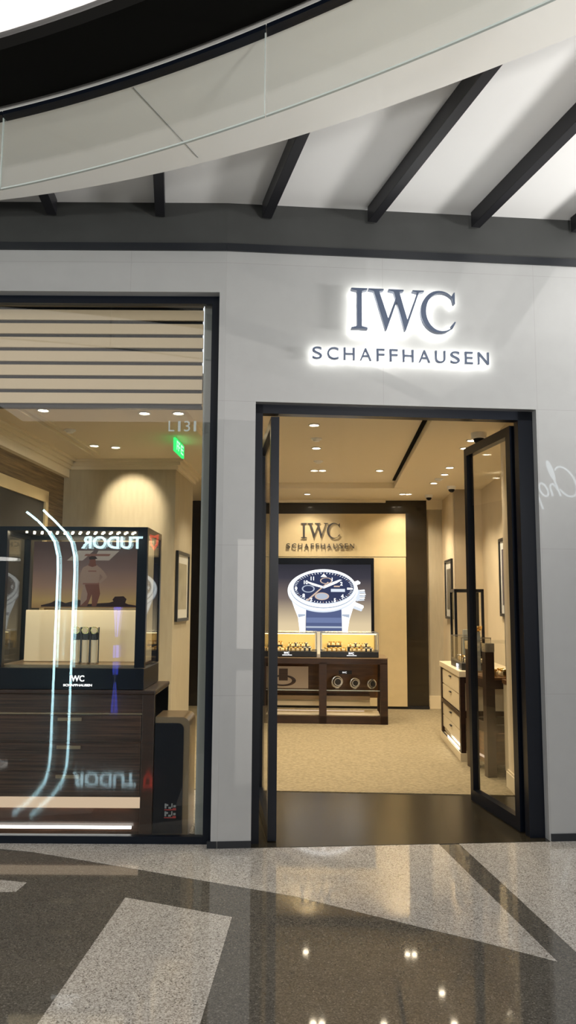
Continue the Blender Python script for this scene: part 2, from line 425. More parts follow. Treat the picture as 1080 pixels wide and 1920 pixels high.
# glass smoke baffle hung round the black ring
def arc_pts(fn, x0, x1, n=10): return [(x0+(x1-x0)*i/n, fn(x0+(x1-x0)*i/n)) for i in range(n+1)]
for (x0, x1, lab) in [(-3.2, -1.60, 'clear glass smoke baffle pane at the left edge'), (-1.596, -.118, 'clear curved glass smoke baffle pane, middle one, left of the joint above the window'),
                      (-.114, 1.30, 'clear curved glass smoke baffle pane rising to the top right')]:
    r = thing('smoke_baffle', lab, 'glass panel', (x0, inner(x0), 4.30), 0, 'glass smoke baffles under the ring ceiling')
    P = arc_pts(inner, x0, x1, 12); ox, oy = x0, inner(x0)
    poly = [(x-ox, y-oy) for x, y in P]+[(x-ox, y-oy+.012) for x, y in reversed(P)]
    MB().prism(poly, -.435, 0).build('glass_pane', M_baffle, r)
    rail = [(x-ox, y-oy-.03) for x, y in P]+[(x-ox, y-oy+.03) for x, y in reversed(P)]
    MB().prism(rail, -.022, 0).build('top_rail', M_black, r)
    e = [(x-ox, y-oy-.001) for x, y in P]+[(x-ox, y-oy+.013) for x, y in reversed(P)]
    MB().prism(e, -.443, -.435).build('bottom_edge', M_edge, r)
    MB().box(x1-ox-.005, x1-ox, inner(x1)-oy-.002, inner(x1)-oy+.014, -.435, -.022).build('side_edge', M_edge, r)

# ------------------------------------------------------------------ halo sign over the door
def iwc_polys():
    I = [[(0, 1), (.42, 1), (.42, .965), (.275, .93), (.275, .07), (.42, .035), (.42, 0), (0, 0), (0, .035), (.145, .07), (.145, .93), (0, .965)]]
    W = [[(.45, 1), (.85, 1), (.85, .97), (.735, .94), (.975, .26), (.925, 0), (.895, 0), (.59, .94), (.45, .97)],
         [(.925, 0), (.955, .25), (1.175, .80), (1.205, .72), (.925, 0)][:4],
         [(.98, 1), (1.38, 1), (1.38, .97), (1.265, .94), (1.475, .26), (1.43, 0), (1.40, 0), (1.12, .94), (.98, .97)],
         [(1.43, 0), (1.465, .24), (1.745, .94), (1.62, .97), (1.62, 1), (1.92, 1), (1.92, .97), (1.785, .94)]]
    out, inn = [], []
    n = 30
    for i in range(n+1):
        a = math.radians(47)+(math.radians(313)-math.radians(47))*i/n
        out.append((2.33+.50*math.cos(a), .49+.52*math.sin(a)))
        inn.append((2.36+.42*math.cos(a)+.03, .49+.475*math.sin(a)))
    Cc = []
    for i in range(n): Cc.append([out[i], out[i+1], inn[i+1], inn[i]])
    Cc.append([(2.66, .88), (2.72, .98), (2.745, .98), (2.745, .70), (2.715, .70)])
    Cc.append([(2.64, .16), (2.68, .10), (2.76, .24), (2.735, .26)])
    return [I, W, Cc]
def letters_iwc(root, x, z, h, wid, y0, y1, m, back=None):
    k = wid/2.76
    for polys in iwc_polys():
        mb = MB()
        for p in polys: mb.prism([(x+a*k, z+b*h) for a, b in p], y0, y1, 'y', m)
        if back:
            # the back face of each letter carries its leds
            kb = mb.mi(back)
            bmesh.ops.recalc_face_normals(mb.bm, faces=mb.bm.faces)
            for f in mb.bm.faces:
                if f.calc_center_median().y > y1-1e-4: f.material_index = kb
        mb.build('letter', m, root)
def letters_sans(root, txt, x, z, h, wid, yc, depth, m, back=None, wmap=None, bold=0.):
    wr = {'S': .78, 'C': .92, 'H': .9, 'A': .95, 'F': .66, 'U': .86, 'E': .68, 'N': .92}
    tot = sum(wr[c] for c in txt); gap = .42
    unit = wid/(tot+gap*(len(txt)-1)); cx = x
    for c in txt:
        mb = MB(); add_text(mb, c, cx, yc, z, h, m, depth, width=wr[c]*unit, back=back, bold=bold)
        mb.build('letter', m, root); cx += (wr[c]+gap)*unit
r = thing('halo_lit_shop_sign', 'halo-lit blue-grey letters IWC SCHAFFHAUSEN glowing white on the stone wall above the door', 'sign', tuple(B0), TB)
letters_iwc(r, .886, 3.525, .30, .755, -.090, -.050, M_signfront, E_halo)
letters_sans(r, 'SCHAFFHAUSEN', .612, 3.305, .088, 1.275, -.055, .02, M_signfront, E_halo)

# ------------------------------------------------------------------ shop window and louvre screen
w1 = struct(thing('window_1', None, None, (-.5, 5.36, 0)))
L = -3.7
MB().box(L, -.055, .015, .025, .035, 3.775).build('glass_pane', M_glass, w1)
mb = MB(); mb.box(-.055, 0, 0, .05, 0, 3.79); mb.box(L, -.055, 0, .05, 0, .05); mb.box(L, -.055, 0, .05, 3.735, 3.79); mb.box(L-.05, L, 0, .05, 0, 3.79)
mb.build('window_frame', M_black, w1)
mb = MB(); cx = -.35
for ch, wd, cx in (('L', .042, -.35), ('1', .018, -.283), ('3', .042, -.240), ('1', .018, -.172)):
    add_text(mb, ch, cx, .012, 2.80, .075, M_edge, .002, width=wd)
tag(mb.build('unit_number', M_edge, w1), 'faint pale unit number L131')
lv = thing('louvre_screen', 'beige horizontal metal slats across the top of the shop window', 'louvre', (-.63, 5.50, 3.0))
mb = MB()
for i in range(8):
    z = .03+i*.1045
    mb.box(-2.3, 0, -.012, .012, z, z+(.079 if i < 7 else .06), bev=.004)
mb.build('slats', M_louvre, lv)
MB().box(-2.3, -.01, .03, .05, .0, .9).build('backing', M_trimblk, lv)
MB().box(-2.3, 0, -.012, .03, -.004, .014).build('bottom_bar', M_trimblk, lv)
# grey return beside the window, inside the pillar
struct(MB().box(-.62, -.46, 5.47, 5.80, 0, 3.8).build('wall_return', M_grey))

# ------------------------------------------------------------------ entrance frame and doors
mb = MB()
mb.box(.22, .275, .07, .15, 0, 3.0); mb.box(2.14, 2.25, .07, .15, 0, 3.0); mb.box(.22, 2.25, .07, .15, 2.935, 3.0)
door_struct(mb, 'trim_4', M_black)
def door_leaf(name, p, q, z1, label_glass):
    """p hinge corner and q free corner in plan"""
    p = Vector((*p, 0)); q = Vector((*q, 0)); d = q-p; L = d.length; a = math.atan2(d.y, d.x)
    r = struct(thing(name, None, None, tuple(p), a))
    mb = MB(); mb.box(0, .075, -.03, .03, .01, z1); mb.box(L-.055, L, -.03, .03, .01, z1)
    mb.box(.075, L-.055, -.03, .03, .01, .10); mb.box(.075, L-.055, -.03, .03, z1-.07, z1)
    mb.build('door_frame', M_black, r)
    MB().box(.075, L-.055, -.006, .006, .10, z1-.07).build('door_glass', M_clear, r)
    return r
hp = BP(2.150, .19, 0); fp = SP(1.175, 6.62)
door_leaf('door_1', (hp.x, hp.y), (fp.x, fp.y), 2.92, '')
hp = BP(.365, .10, 0); fp = SP(-.585, 6.58)
door_leaf('door_2', (hp.x, hp.y), (fp.x, fp.y), 2.92, '')

# ------------------------------------------------------------------ shop interior: shell (u, v, z)
poly_floor([tuple(p.xy) for p in (BP(.22, -.01, 0), BP(2.25, -.01, 0), BP(2.25, .18, 0), SP(1.60, 5.70), SP(1.60, 6.80), SP(-.80, 6.80), SP(-.80, 5.80), BP(.22, .18, 0))], 'floor', M_tile, -.05, .004)
# terrazzo lies up to the door line, tile starts there
shop_struct(MB().box(-4, -.80, 5.55, 6.80, -.05, .003), 'floor', M_light)
shop_struct(MB().box(-4, 2.6, 6.80, 12.5, -.05, .010), 'floor', M_carpet)
# ceiling with a shallow tray
mb = MB()
mb.box(-4, -1.25, 5.75, 12.5, 3.2, 3.35); mb.box(-1.25, 2.6, 5.75, 6.35, 3.2, 3.35); mb.box(.98, 2.6, 6.35, 12.5, 3.2, 3.35)
mb.box(-1.25, .98, 10.75, 12.5, 3.2, 3.35); mb.box(-1.25, .98, 6.35, 10.75, 3.26, 3.35)
shop_struct(mb, 'ceiling', M_cream2)
mb = MB()
for (d, z) in ((0, 3.19), (.05, 3.18)):
    mb.box(-1.22+d*0, .98+.03-d, 10.70-d, 10.79-d, z, 3.262); mb.box(.93-d, 1.01-d, 6.35, 10.79-d, z+.002, 3.262)
shop_struct(mb, 'trim_5', M_cream2)
shop_struct(MB().box(.84, .90, 6.92, 10.42, 3.250, 3.262), 'trim_6', M_blackceil)
shop_struct(MB().box(-1.2, .86, 11.98, 12.08, 3.16, 3.2), 'trim_7', M_cream2)
# back of the shop
mb = MB(); mb.box(-2.45, 1.50, 12.10, 12.35, 0, 3.2)
shop_struct(mb, 'wall_back', M_darkpanel)
shop_struct(MB().box(1.50, 1.80, 12.16, 12.35, 0, 3.2), 'wall_back', M_taupe)
shop_struct(MB().box(1.50, 1.745, 12.13, 12.16, 0, .20), 'baseboard_back', M_cream)
shop_struct(MB().box(1.50, 1.745, 12.08, 12.16, 3.06, 3.2), 'trim_8', M_cream2)
mb = MB(); mb.box(-1.385, 1.168, 12.03, 12.10, 2.315, 2.985, M_gold); mb.box(-1.385, 1.165, 12.03, 12.10, .05, 2.305, M_gold)
shop_struct(mb, 'wall_panel', M_gold)
shop_struct(MB().box(-1.42, 1.50, 12.05, 12.10, 0, .05), 'baseboard_back', M_trimblk)
# right side
mb = MB(); mb.box(1.745, 1.95, 10.9, 12.35, 0, 3.2); mb.box(1.745, 2.3, 10.9, 11.05, 0, 3.2); mb.box(2.12, 2.3, 7.0, 10.9, 0, 3.2)
mb.box(1.565, 2.3, 5.68, 7.10, 0, 3.2)
shop_struct(mb, 'wall_right', M_shopwall)
mb = MB(); mb.box(1.545, 1.565, 5.68, 7.10, 0, .14); mb.box(1.552, 1.565, 5.68, 7.10, .14, .16); mb.box(1.545, 2.12, 7.10, 7.12, 0, .14); mb.box(2.10, 2.12, 7.12, 10.9, 0, .14); mb.box(1.725, 1.745, 10.9, 12.1, 0, .14); mb.box(1.725, 2.12, 10.88, 10.9, 0, .14)
shop_struct(mb, 'baseboard_right', M_cream)
# left side: striped veneer wall, taupe partition, crown mouldings
shop_struct(MB().box(-3.25, -3.03, 5.3, 8.56, 0, 3.0), 'wall_left', M_slat)
shop_struct(MB().box(-3.25, -2.97, 5.3, 8.56, 3.0, 3.2), 'wall_left', M_cream2)
shop_struct(MB().box(-3.25, -1.745, 8.56, 9.66, 0, 3.2), 'wall_partition', M_taupe)
mb = MB()
for d, z in ((.10, 3.17), (.06, 3.13), (.03, 3.09)):
    mb.box(-2.97, -1.745+d, 8.56-d, 8.56, z, z+.04); mb.box(-1.745, -1.745+d, 8.56, 9.66+d, z, z+.04)
    mb.box(-2.97, -2.97+d, 5.75, 8.56, z, z+.04)
mb.box(-2.62, -2.56, 5.75, 8.1, 3.16, 3.2); mb.box(-2.54, -2.50, 5.75, 8.14, 3.18, 3.2)
shop_struct(mb, 'trim_9', M_cream2)
shop_struct(MB().box(-2.6, -2.4, 9.66, 12.35, 0, 3.2), 'wall_left', M_macassar)
# framed opening in the striped wall
mb = MB(); mb.box(-3.035, -3.0, 6.72, 6.80, 0, 2.72); mb.box(-3.035, -3.0, 7.95, 8.03, 0, 2.72); mb.box(-3.035, -3.0, 6.72, 8.03, 2.64, 2.76)
shop_struct(mb, 'trim_10', M_gold)
shop_struct(MB().box(-3.034, -3.022, 6.80, 7.95, 0, 2.64), 'door_3', M_dark)

# ------------------------------------------------------------------ lights in the shop ceiling
def downlight_proto():
    r = thing('downlight', 'x', 'ceiling light')
    mb = MB(); mb.torus((0, 0, -.004), .048, .008, n=24); mb.build('trim_ring', M_white, r)
    MB().cyl((0, 0, -.006), .036, .006).build('lens', E_down, r)
    return r
proto = downlight_proto()
def spot(parent, w, ang=80, blend=.6, loc=(0, 0, -.03), col=(1, .84, .61), tilt=None):
    l = bpy.data.lights.new('spot', 'SPOT'); l.energy = w; l.spot_size = math.radians(ang); l.spot_blend = blend; l.color = col; l.shadow_soft_size = .04
    o = bpy.data.objects.new('lamp', l); C.objects.link(o); o.parent = parent; o.location = loc
    if tilt: o.rotation_euler = tilt
    return o
DL = [(-.15, 7.11, 3.26, 'warm downlight in the ceiling tray, nearest the entrance'),
      (-.15, 8.20, 3.26, 'warm downlight in the ceiling tray, between the two ceiling discs'),
      (-.20, 9.62, 3.26, 'left one of the close pair of downlights at the tray end'),
      (-.10, 9.62, 3.26, 'right one of the close pair of downlights at the tray end'),
      (.62, 9.64, 3.26, 'lone downlight at the tray end, left of the black slot'),
      (-.34, 11.32, 3.2, 'downlight above the back sign, over the letters'),
      (1.06, 11.34, 3.2, 'left one of the pair of downlights over the right end of the cream panel'),
      (1.15, 11.34, 3.2, 'right one of the pair of downlights over the right end of the cream panel'),
      (1.39, 7.56, 3.2, 'downlight beside the dome camera above the open door'),
      (1.39, 7.95, 3.2, 'downlight just behind the top corner of the open door'),
      (1.41, 9.10, 3.2, 'upper one of two downlights between open door and black slot'),
      (1.42, 9.59, 3.2, 'lower one of two downlights between open door and black slot'),
      (1.38, 10.30, 3.2, 'far downlight right of the black slot, before the dark column'),
      (-2.41, 6.24, 3.2, 'downlight at the top left behind the window'),
      (-1.58, 6.37, 3.2, 'left one of two near downlights behind the window, right half'),
      (-1.29, 6.38, 3.2, 'right one of two near downlights behind the window, above the unit number'),
      (-2.43, 7.72, 3.2, 'left one of the far pair of downlights before the taupe wall'),
      (-2.23, 7.81, 3.2, 'right one of the far pair of downlights before the taupe wall'),
      (-1.0, 7.2, 3.2, 'downlight hidden left of the entrance'), (-1.0, 9.2, 3.2, 'downlight in the left aisle')]
for i, (u, v, z, lab) in enumerate(DL):
    o = proto if i == 0 else copy_tree(proto)
    o.location = SP(u, v, z); o.rotation_euler = (0, 0, -T)
    tag(o, lab, 'ceiling light', 'downlights in the shop ceiling')
    spot(o, {5: 40, 6: 26, 7: 26, 16: 30, 17: 80}.get(i, 34), 110 if i not in (16, 17) else 52, tilt=(math.radians(22), 0, 0) if i in (5, 6, 7) else ((math.radians(56), 0, 0) if i in (17,) else None))
for (u, v, z, lab) in ((-.14, 7.73, 3.26, 'flat smoke detector disc in the tray, nearer one'), (-.14, 8.98, 3.26, 'flat smoke detector disc in the tray, farther one'), (-2.44, 7.0, 3.2, 'smoke detector disc on the ceiling behind the window'), (1.40, 9.95, 3.2, 'small detector disc on the ceiling before the far dome camera')):
    r = thing('smoke_detector', lab, 'smoke detector', SP(u, v, z), -T, 'smoke detectors on the shop ceiling')
    MB().cyl((0, 0, -.012), .055, .012).build('base', M_white, r); MB().cyl((0, 0, -.03), .03, .018, r2=.04).build('sensor_head', M_white, r)
for (u, v, s, lab) in ((1.40, 7.25, 1.1, 'largest white dome camera, above the open door'), (1.66, 10.6, .9, 'white dome camera at the wall corner by the bright wall'), (1.46, 11.46, .85, 'dome camera farthest back, by the dark column')):
    r = thing('dome_camera', lab, 'security camera', SP(u, v, 3.2), -T, 'dome cameras on the shop ceiling')
    MB().cyl((0, 0, -.05*s), .062*s, .05*s, r2=.068*s).build('housing', M_white, r)
    MB().dome((0, 0, -.05*s), .048*s, n=20).build('dome', M_black, r)
r = thing('exit_sign', 'small green lit exit sign hanging from the ceiling behind the window', 'sign', SP(-1.5, 7.26, 3.05), -T)
MB().box(-.012, .012, 0, .44, 0, .13, bev=.003).build('light_box', E_exit, r)
mb = MB()
mb.box(.012, .015, .05, .07, .02, .11); mb.box(.012, .015, .13, .15, .02, .11); mb.box(.012, .015, .05, .21, .055, .07); mb.box(.012, .015, .05, .21, .095, .11); mb.box(.012, .015, .26, .28, .02, .11); mb.box(.012, .015, .28, .38, .02, .035); mb.box(.012, .015, .28, .38, .06, .075); mb.box(.012, .015, .28, .38, .095, .11)
mb.build('glyphs', E_exit2, r)
mb = MB(); mb.cyl((0, .08, .13), .004, .02, n=8); mb.cyl((0, .36, .13), .004, .02, n=8); parts(mb, 'hanger', M_steel, r)

# ------------------------------------------------------------------ back wall: sign and lit watch picture
r = thing('bronze_wall_sign', 'bronze raised letters IWC SCHAFFHAUSEN on the champagne panel at the shop back', 'sign', SP(0, 12.03, 0), -T)
letters_iwc(r, -.455, 2.60, .235, .605, -.045, -.02, M_signbronze)
letters_sans(r, 'SCHAFFHAUSEN', -.68, 2.44, .075, 1.05, -.032, .02, M_signbronze)
r = thing('watch_lightbox', 'large lit picture of a pilot chronograph in a black frame on the back wall', 'light box', SP(-.11, 11.97, .75), -T)
mb = MB(); mb.box(-.78, -.735, 0, .06, 0, 1.54); mb.box(.735, .78, 0, .06, 0, 1.54); mb.box(-.735, .735, 0, .06, 0, .045); mb.box(-.735, .735, 0, .06, 1.44, 1.54)
mb.build('frame', M_black, r)
M_pic = gradient_screen('watch_picture_backdrop', [(0, (.80, .64, .38)), (.35, (.62, .50, .32)), (.62, (.17, .135, .12)), (.85, (.045, .042, .055)), (1, (.028, .028, .036))], .95)
pic = MB().box(-.735, .735, .03, .05, .045, 1.44).build('picture', M_pic, r)
EW = emit('pic_white', (.93, .97, 1), 1.35); EG = emit('pic_grey', (.42, .48, .58), .9); ED = emit('pic_navy_dial', (.035, .045, .10), .9)
EN = emit('pic_strap', (.10, .13, .26), .8); EN2 = emit('pic_strap_light', (.17, .22, .40), .8); ET = emit('pic_tan', (.62, .47, .38), .9); EM = emit('pic_mid', (.62, .68, .76), 1.)
def Q(x, y):      # picture measured in its own units -> metres on the light box
    return ((530+x/6.353-600)/119.8+.0, (1141-(1060+y/6.353))/119.8+.79)
def ell(mb, cx, cy, rx, ry, lay, m, n=56, a0=0, a1=360):
    pts = [Q(cx+rx*math.cos(math.radians(a0+(a1-a0)*i/n)), cy+ry*math.sin(math.radians(a0+(a1-a0)*i/n))) for i in range(n)]
    mb.prism(pts, .03-lay*.0012, .0305, 'y', m)
def pg(mb, pts, lay, m): mb.prism([Q(*p) for p in pts], .03-lay*.0012, .0305, 'y', m)
mb = MB()
pg(mb, [(245, 540), (660, 540), (665, 800), (240, 800)], 1, EN)
pg(mb, [(248, 640), (658, 640), (660, 700), (246, 700)], 1.5, EN2); pg(mb, [(244, 740), (662, 740), (662, 760), (244, 760)], 1.6, EG)
pg(mb, [(60, 400), (245, 520), (240, 640), (235, 805), (172, 805), (150, 640), (110, 540)], 2, EW)
pg(mb, [(840, 400), (660, 520), (662, 640), (668, 805), (728, 805), (752, 660), (790, 540)], 2, EW)
pg(mb, [(150, 600), (235, 600), (238, 620), (155, 640)], 2.4, EG); pg(mb, [(665, 600), (752, 600), (748, 640), (665, 620)], 2.4, EG)
for k in range(6): pg(mb, [(860, 318+k*22), (935-abs(k-2)*4, 312+k*22), (945-abs(k-2)*6, 328+k*22), (862, 334+k*22)], 2, EW if k % 2 == 0 else EM)
pg(mb, [(835, 305), (870, 318), (872, 442), (830, 450)], 2.2, EM)
pg(mb, [(800, 225), (850, 205), (880, 225), (878, 245), (822, 265)], 2, EW)
pg(mb, [(795, 500), (905, 545), (888, 565), (790, 530)], 2, EM); pg(mb, [(815, 455), (915, 498), (918, 520), (900, 540), (800, 500)], 2.1, EW)
ell(mb, 440, 335, 412, 245, 3, EM); ell(mb, 440, 322, 412, 238, 3.6, EW)
ell(mb, 448, 312, 388, 222, 4, EG); ell(mb, 450, 298, 385, 222, 4.6, EW)
ell(mb, 450, 296, 360, 192, 5, EM); ell(mb, 450, 292, 352, 182, 5.6, ED)
for k in range(60):
    a = 2*PI*k/60; c, s_ = math.cos(a), math.sin(a); c2, s2 = math.cos(a+.02), math.sin(a+.02)
    pg(mb, [(450+345*c, 292+177*s_), (450+345*c2, 292+177*s2), (450+318*c2, 292+162*s2), (450+318*c, 292+162*s_)], 6, EW if k % 5 else ET)
ell(mb, 480, 210, 72, 38, 6, ET); ell(mb, 480, 210, 58, 30, 6.4, ED); ell(mb, 270, 305, 76, 44, 6, EG); ell(mb, 270, 305, 60, 34, 6.4, ED); ell(mb, 430, 392, 84, 44, 6, ET); ell(mb, 430, 392, 68, 34, 6.4, EG)
pg(mb, [(535, 305), (700, 305), (700, 340), (535, 340)], 6.6, EM)
pg(mb, [(570, 268), (640, 268), (640, 284), (570, 284)], 6.6, ET)
for n_, x, y in (('1', 572, 190), ('2', 670, 240), ('4', 680, 385), ('5', 595, 432), ('7', 315, 430), ('8', 228, 380), ('9', 140, 300), ('10', 245, 225), ('11', 325, 180)):
    X, Z = Q(x, y); add_text(mb, n_, X-.035, .0215, Z-.035, .058, EW, .002, bold=.03)
pg(mb, [(450, 128), (490, 165), (415, 165)], 6.8, EW); pg(mb, [(725, 290), (790, 292), (790, 312), (725, 314)], 6.8, EW)
pg(mb, [(250, 215), (330, 240), (455, 278), (448, 298), (330, 268), (270, 240)], 7.2, EW)
pg(mb, [(440, 278), (560, 225), (640, 195), (665, 200), (600, 240), (452, 302)], 7.2, EW)
pg(mb, [(500, 222), (510, 230), (275, 440), (235, 450)], 7.6, ET)
ell(mb, 447, 288, 20, 12, 8, EM)
mb.build('watch_image', EW, pic)

# ------------------------------------------------------------------ watches
def watch_proto(metal, label):
    r = thing('wristwatch', label, 'watch')
    MB().box(-.024, .024, -.03, .03, 0, .028, bev=.008).build('cushion', M_cushion, r)
    mb = MB(); mb.cyl((0, -.012, .028), .021, .009, n=18); mb.torus((0, -.012, .037), .0185, .003, n=18, k=6); mb.build('case', metal, r)
    mb = MB(); mb.box(-.010, .010, -.036, -.030, .0, .032, bev=.002); mb.box(-.010, .010, .005, .034, .026, .031, bev=.002); parts(mb, 'strap', M_leather if metal is M_steel else M_goldm, r)
    return r
def cuff_watch(u, v, z, s, rz, label, group, dial):
    r = thing('wristwatch', label, 'watch', SP(u, v, z), -T+rz, group); r.scale = (s, s, s)
    MB().torus((0, 0, .05), .04, .011, 'y', n=28, k=8, sc=(1, 1.2, 1)).build('bracelet', M_steel, r)
    c = MB().cyl((0, -.03, .05), .030, .014, 'y', n=28).build('case', M_steel, r)
    MB().cyl((0, -.033, .05), .024, .004, 'y', n=28).build('dial', dial, c)
    MB().box(-.014, .014, -.01, .03, 0, .012).build('stand_foot', M_steel, r)
    return r
gold_p = watch_proto(M_goldm, 'g'); used_g = [False]
steel_p = watch_proto(M_steel, 's'); used_s = [False]
def put_watch(kind, loc, rz, label, group, s=1.25):
    p, flag = (gold_p, used_g) if kind == 'gold' else (steel_p, used_s)
    o = p if not flag[0] else copy_tree(p); flag[0] = True
    o.location = loc; o.rotation_euler = (0, 0, rz); o.scale = (s, s, s); tag(o, label, 'watch', group)

# ------------------------------------------------------------------ centre desk with two glass cases
r = thing('display_desk', 'dark wood open desk with glass shelf in front of the lit watch picture', 'desk', SP(-.10, 10.5, .01), -T)
HW = .86
mb = MB()
for x0, x1 in ((-HW, -HW+.10), (-.05, .05), (HW-.10, HW)): mb.box(x0, x1, 0, .06, 0, .80)
for x0, x1 in ((-HW, -HW+.10), (HW-.10, HW)): mb.box(x0, x1, .64, .70, 0, .80)
mb.box(-HW, HW, 0, .06, .78, .85); mb.box(-HW, HW, .64, .70, .78, .85); mb.box(-HW, HW, 0, .06, 0, .10)
for x0, x1 in ((-HW, -HW+.05), (HW-.05, HW)): mb.box(x0, x1, .06, .64, 0, .08); mb.box(x0, x1, .06, .64, .78, .85)
mb.build('frame', M_espresso, r)
MB().box(-HW-.005, HW+.005, -.005, .705, .85, .865, bev=.003).build('desktop', M_bronze, r)
MB().box(-HW+.1, HW-.1, .56, .58, .28, .78).build('back_panel', M_brownwood, r)
MB().box(-HW+.1, HW-.05, .05, .50, .425, .435).build('glass_shelf', M_clear, r)
mb = MB(); mb.box(-HW+.1, -.05, .045, .05, .425, .435); mb.box(.05, HW-.1, .045, .05, .425, .435); parts(mb, 'shelf_edge', M_edge, r)
mb = MB(); mb.box(-HW+.10, HW-.22, .30, .56, .28, .33); mb.build('lower_rail', M_bronze, r)
MB().box(-HW+.10, HW-.22, .35, .56, .19, .25).build('lit_drawer_front', M_cream, r)
MB().box(-HW+.1, HW-.1, .10, .50, .10, .11).build('bottom_shelf', M_cream, r)
MB().box(-HW+.12, HW-.3, .30, .33, .125, .135).build('led_strip', E_warm, r)
pl = MB().box(.22, .40, .548, .56, .60, .65).build('name_plate', M_leather, r)
mb = MB(); add_text(mb, 'IWC', .27, .546, .613, .022, E_tag, .002); mb.build('lettering', E_tag, pl)
# photo card on the glass shelf
r = thing('photo_card', 'sepia photograph card standing on the left glass shelf of the centre desk', 'picture', SP(-.60, 10.72, .446), -T)
MB().box(-.30, .30, 0, .01, 0, .29).build('card', M_pink, r)
mb = MB(); mb.torus((-.05, -.003, .10), .13, .022, 'y', n=32, sc=(1.2, .05, .5)); mb.box(-.10, .02, -.004, 0, .10, .26); mb.build('printed_watch', M_macassar, r)
for i, (u, s) in enumerate(((.09, 1.75), (.33, 1.5), (.56, 1.35))):
    cuff_watch(u, 10.78-.02*i, .447, s, .25, ['large', 'middle', 'small'][i]+' steel cuff watch on the centre desk glass shelf, '+['nearest the middle post', 'between the other two', 'nearest the right post'][i], 'cuff watches on the glass shelf', M_leather)
def glass_case(u0, u1, v0, v1, z0, h, label, cat='display case', tagx=.4, base=.07, group=None, black=True):
    r = thing('glass_display_case', label, cat, SP((u0+u1)/2, v0, z0), -T, group)
    W2 = (u1-u0)/2; D = v1-v0
    MB().box(-W2, W2, 0, D, 0, base, bev=.004).build('base', M_trimblk, r)
    mb = MB(); t = .006
    mb.box(-W2, W2, 0, t, base, h); mb.box(-W2, W2, D-t, D, base, h); mb.box(-W2, -W2+t, t, D-t, base, h); mb.box(W2-t, W2, t, D-t, base, h); mb.box(-W2, W2, 0, D, h, h+t)
    parts(mb, 'glass_cover', M_clear, r)
    mb = MB(); e = .007
    for x in (-W2, W2-e):
        for y in (0, D-e): mb.box(x, x+e, y, y+e, base, h+t)
    mb.box(-W2, W2, -.001, e, h, h+.009); mb.box(-W2, W2, D-e, D, h, h+.009)
    parts(mb, 'edge_trim', M_steel, r)
    return r, W2, D
E_caselight = emit('case_led', (1, .8, .45), 6)
for side, (u0, u1) in (('left', (-.955, -.185)), ('right', (-.135, .645))):
    r, W2, D = glass_case(u0, u1, 10.53, 11.08, .88, .315, f'low glass case full of watches on the {side} half of the centre desk', group='glass cases on the centre desk')
    MB().box(-W2+.02, W2-.03, D-.03, D-.015, .07, .30).build('lit_back_panel', pbr('gold_card_'+side, (.80, .58, .22), .5), r)
    MB().box(-W2+.03, W2-.03, .012, .022, .300, .308).build('led_strip', E_caselight, r)
    l = bpy.data.lights.new('case_lamp', 'AREA'); l.shape = 'RECTANGLE'; l.size = W2*1.7; l.size_y = .03; l.energy = 1.4; l.color = (1, .78, .42)
    lo = bpy.data.objects.new('lamp', l); C.objects.link(lo); lo.parent = r; lo.location = (0, .05, .295); lo.rotation_euler = (math.radians(35), 0, 0)
    MB().box(-.02, .30, .25, .44, .07, .12).build('riser', M_trimblk, r); MB().box(-.30, -.10, .33, .46, .07, .135).build('riser', M_trimblk, r)
    mb = MB(); add_text(mb, 'IWC', -.05 if side == 'left' else -.01, -.006, .035, .030, E_tag, .003, width=.07, bold=.03); mb.box(-.075 if side == 'left' else -.035, .055 if side == 'left' else .095, -.008, -.003, .018, .026, E_tag)
    mb.build('lit_tag', E_tag, r)
    base = SP((u0+u1)/2, 10.53, .88)
    def put(x, y, z, rz, kind, where, k):
        p = Matrix.Rotation(-T, 4, 'Z') @ Vector((x, y, z)); put_watch(kind, base+p+Vector((0, 0, .001)), -T+rz, f'{kind} watch in the {side} glass case of the centre desk, {where}', f'{kind} watches, {where}, {side} case', 1.3)
    for k in range(5): put(-.315+k*.062, .09+.02*k, .07, .5, 'gold', 'front left cluster', k)
    for k in range(5): put(.04+k*.062, .10, .07, 0, 'gold' if k < 3 else 'steel', 'front right row', k)
    for k in range(4): put(.02+k*.072, .33, .12, 0, 'steel' if k % 2 else 'gold', 'raised back row', k)
    for k in range(3): put(-.26+k*.065, .38, .135, .3, 'gold', 'raised left back row', k)

# ------------------------------------------------------------------ right side cabinets
def cabinet_right(u0, u1, v0, v1, h, label):
    r = thing('drawer_cabinet', label, 'cabinet', SP(u0, v0, .01), -T)
    Wd = u1-u0; D = v1-v0
    MB().box(.03, Wd, .03, D-.03, .10, h-.06).build('body', M_cream, r)
    MB().box(-.01, Wd, -.01, D+.01, h-.06, h, bev=.004).build('top', M_cream, r)
    mb = MB()
    for y in (0, D-.07): mb.box(0, .05, y, y+.07, .08, h-.06)
    mb.box(0, .04, .07, D-.07, .43, .47); mb.box(Wd-.05, Wd, 0, .05, .08, h-.06); mb.box(.05, Wd-.05, 0, .035, h-.12, h-.06); mb.box(.05, Wd-.05, 0, .035, .43, .50)
    mb.build('frame', M_espresso, r)
    for z0, z1 in ((.655, h-.085), (.48, .645), (.29, .42), (.15, .28)):
        d = MB().box(.012, .032, .08, D-.08, z0, z1, bev=.002).build('drawer', M_cream, r)
        MB().box(-.006, .012, D/2-.05, D/2+.05, z1-.035, z1-.025).build('handle', M_trimblk, d)
    MB().box(-.01, Wd, -.01, D+.01, 0, .08).build('plinth', M_cream, r)
    MB().box(-.006, .0, .12, D*.62, .095, .115).build('led_strip', E_white, r)
    mb = MB(); mb.box(.0, .012, .1, D-.1, .083, .088); mb.build('shadow_gap', M_trimblk, r)
    return r
cabinet_right(1.33, 1.95, 8.18, 9.60, .90, 'cream drawer cabinet with dark wood frame along the right wall, farther one')
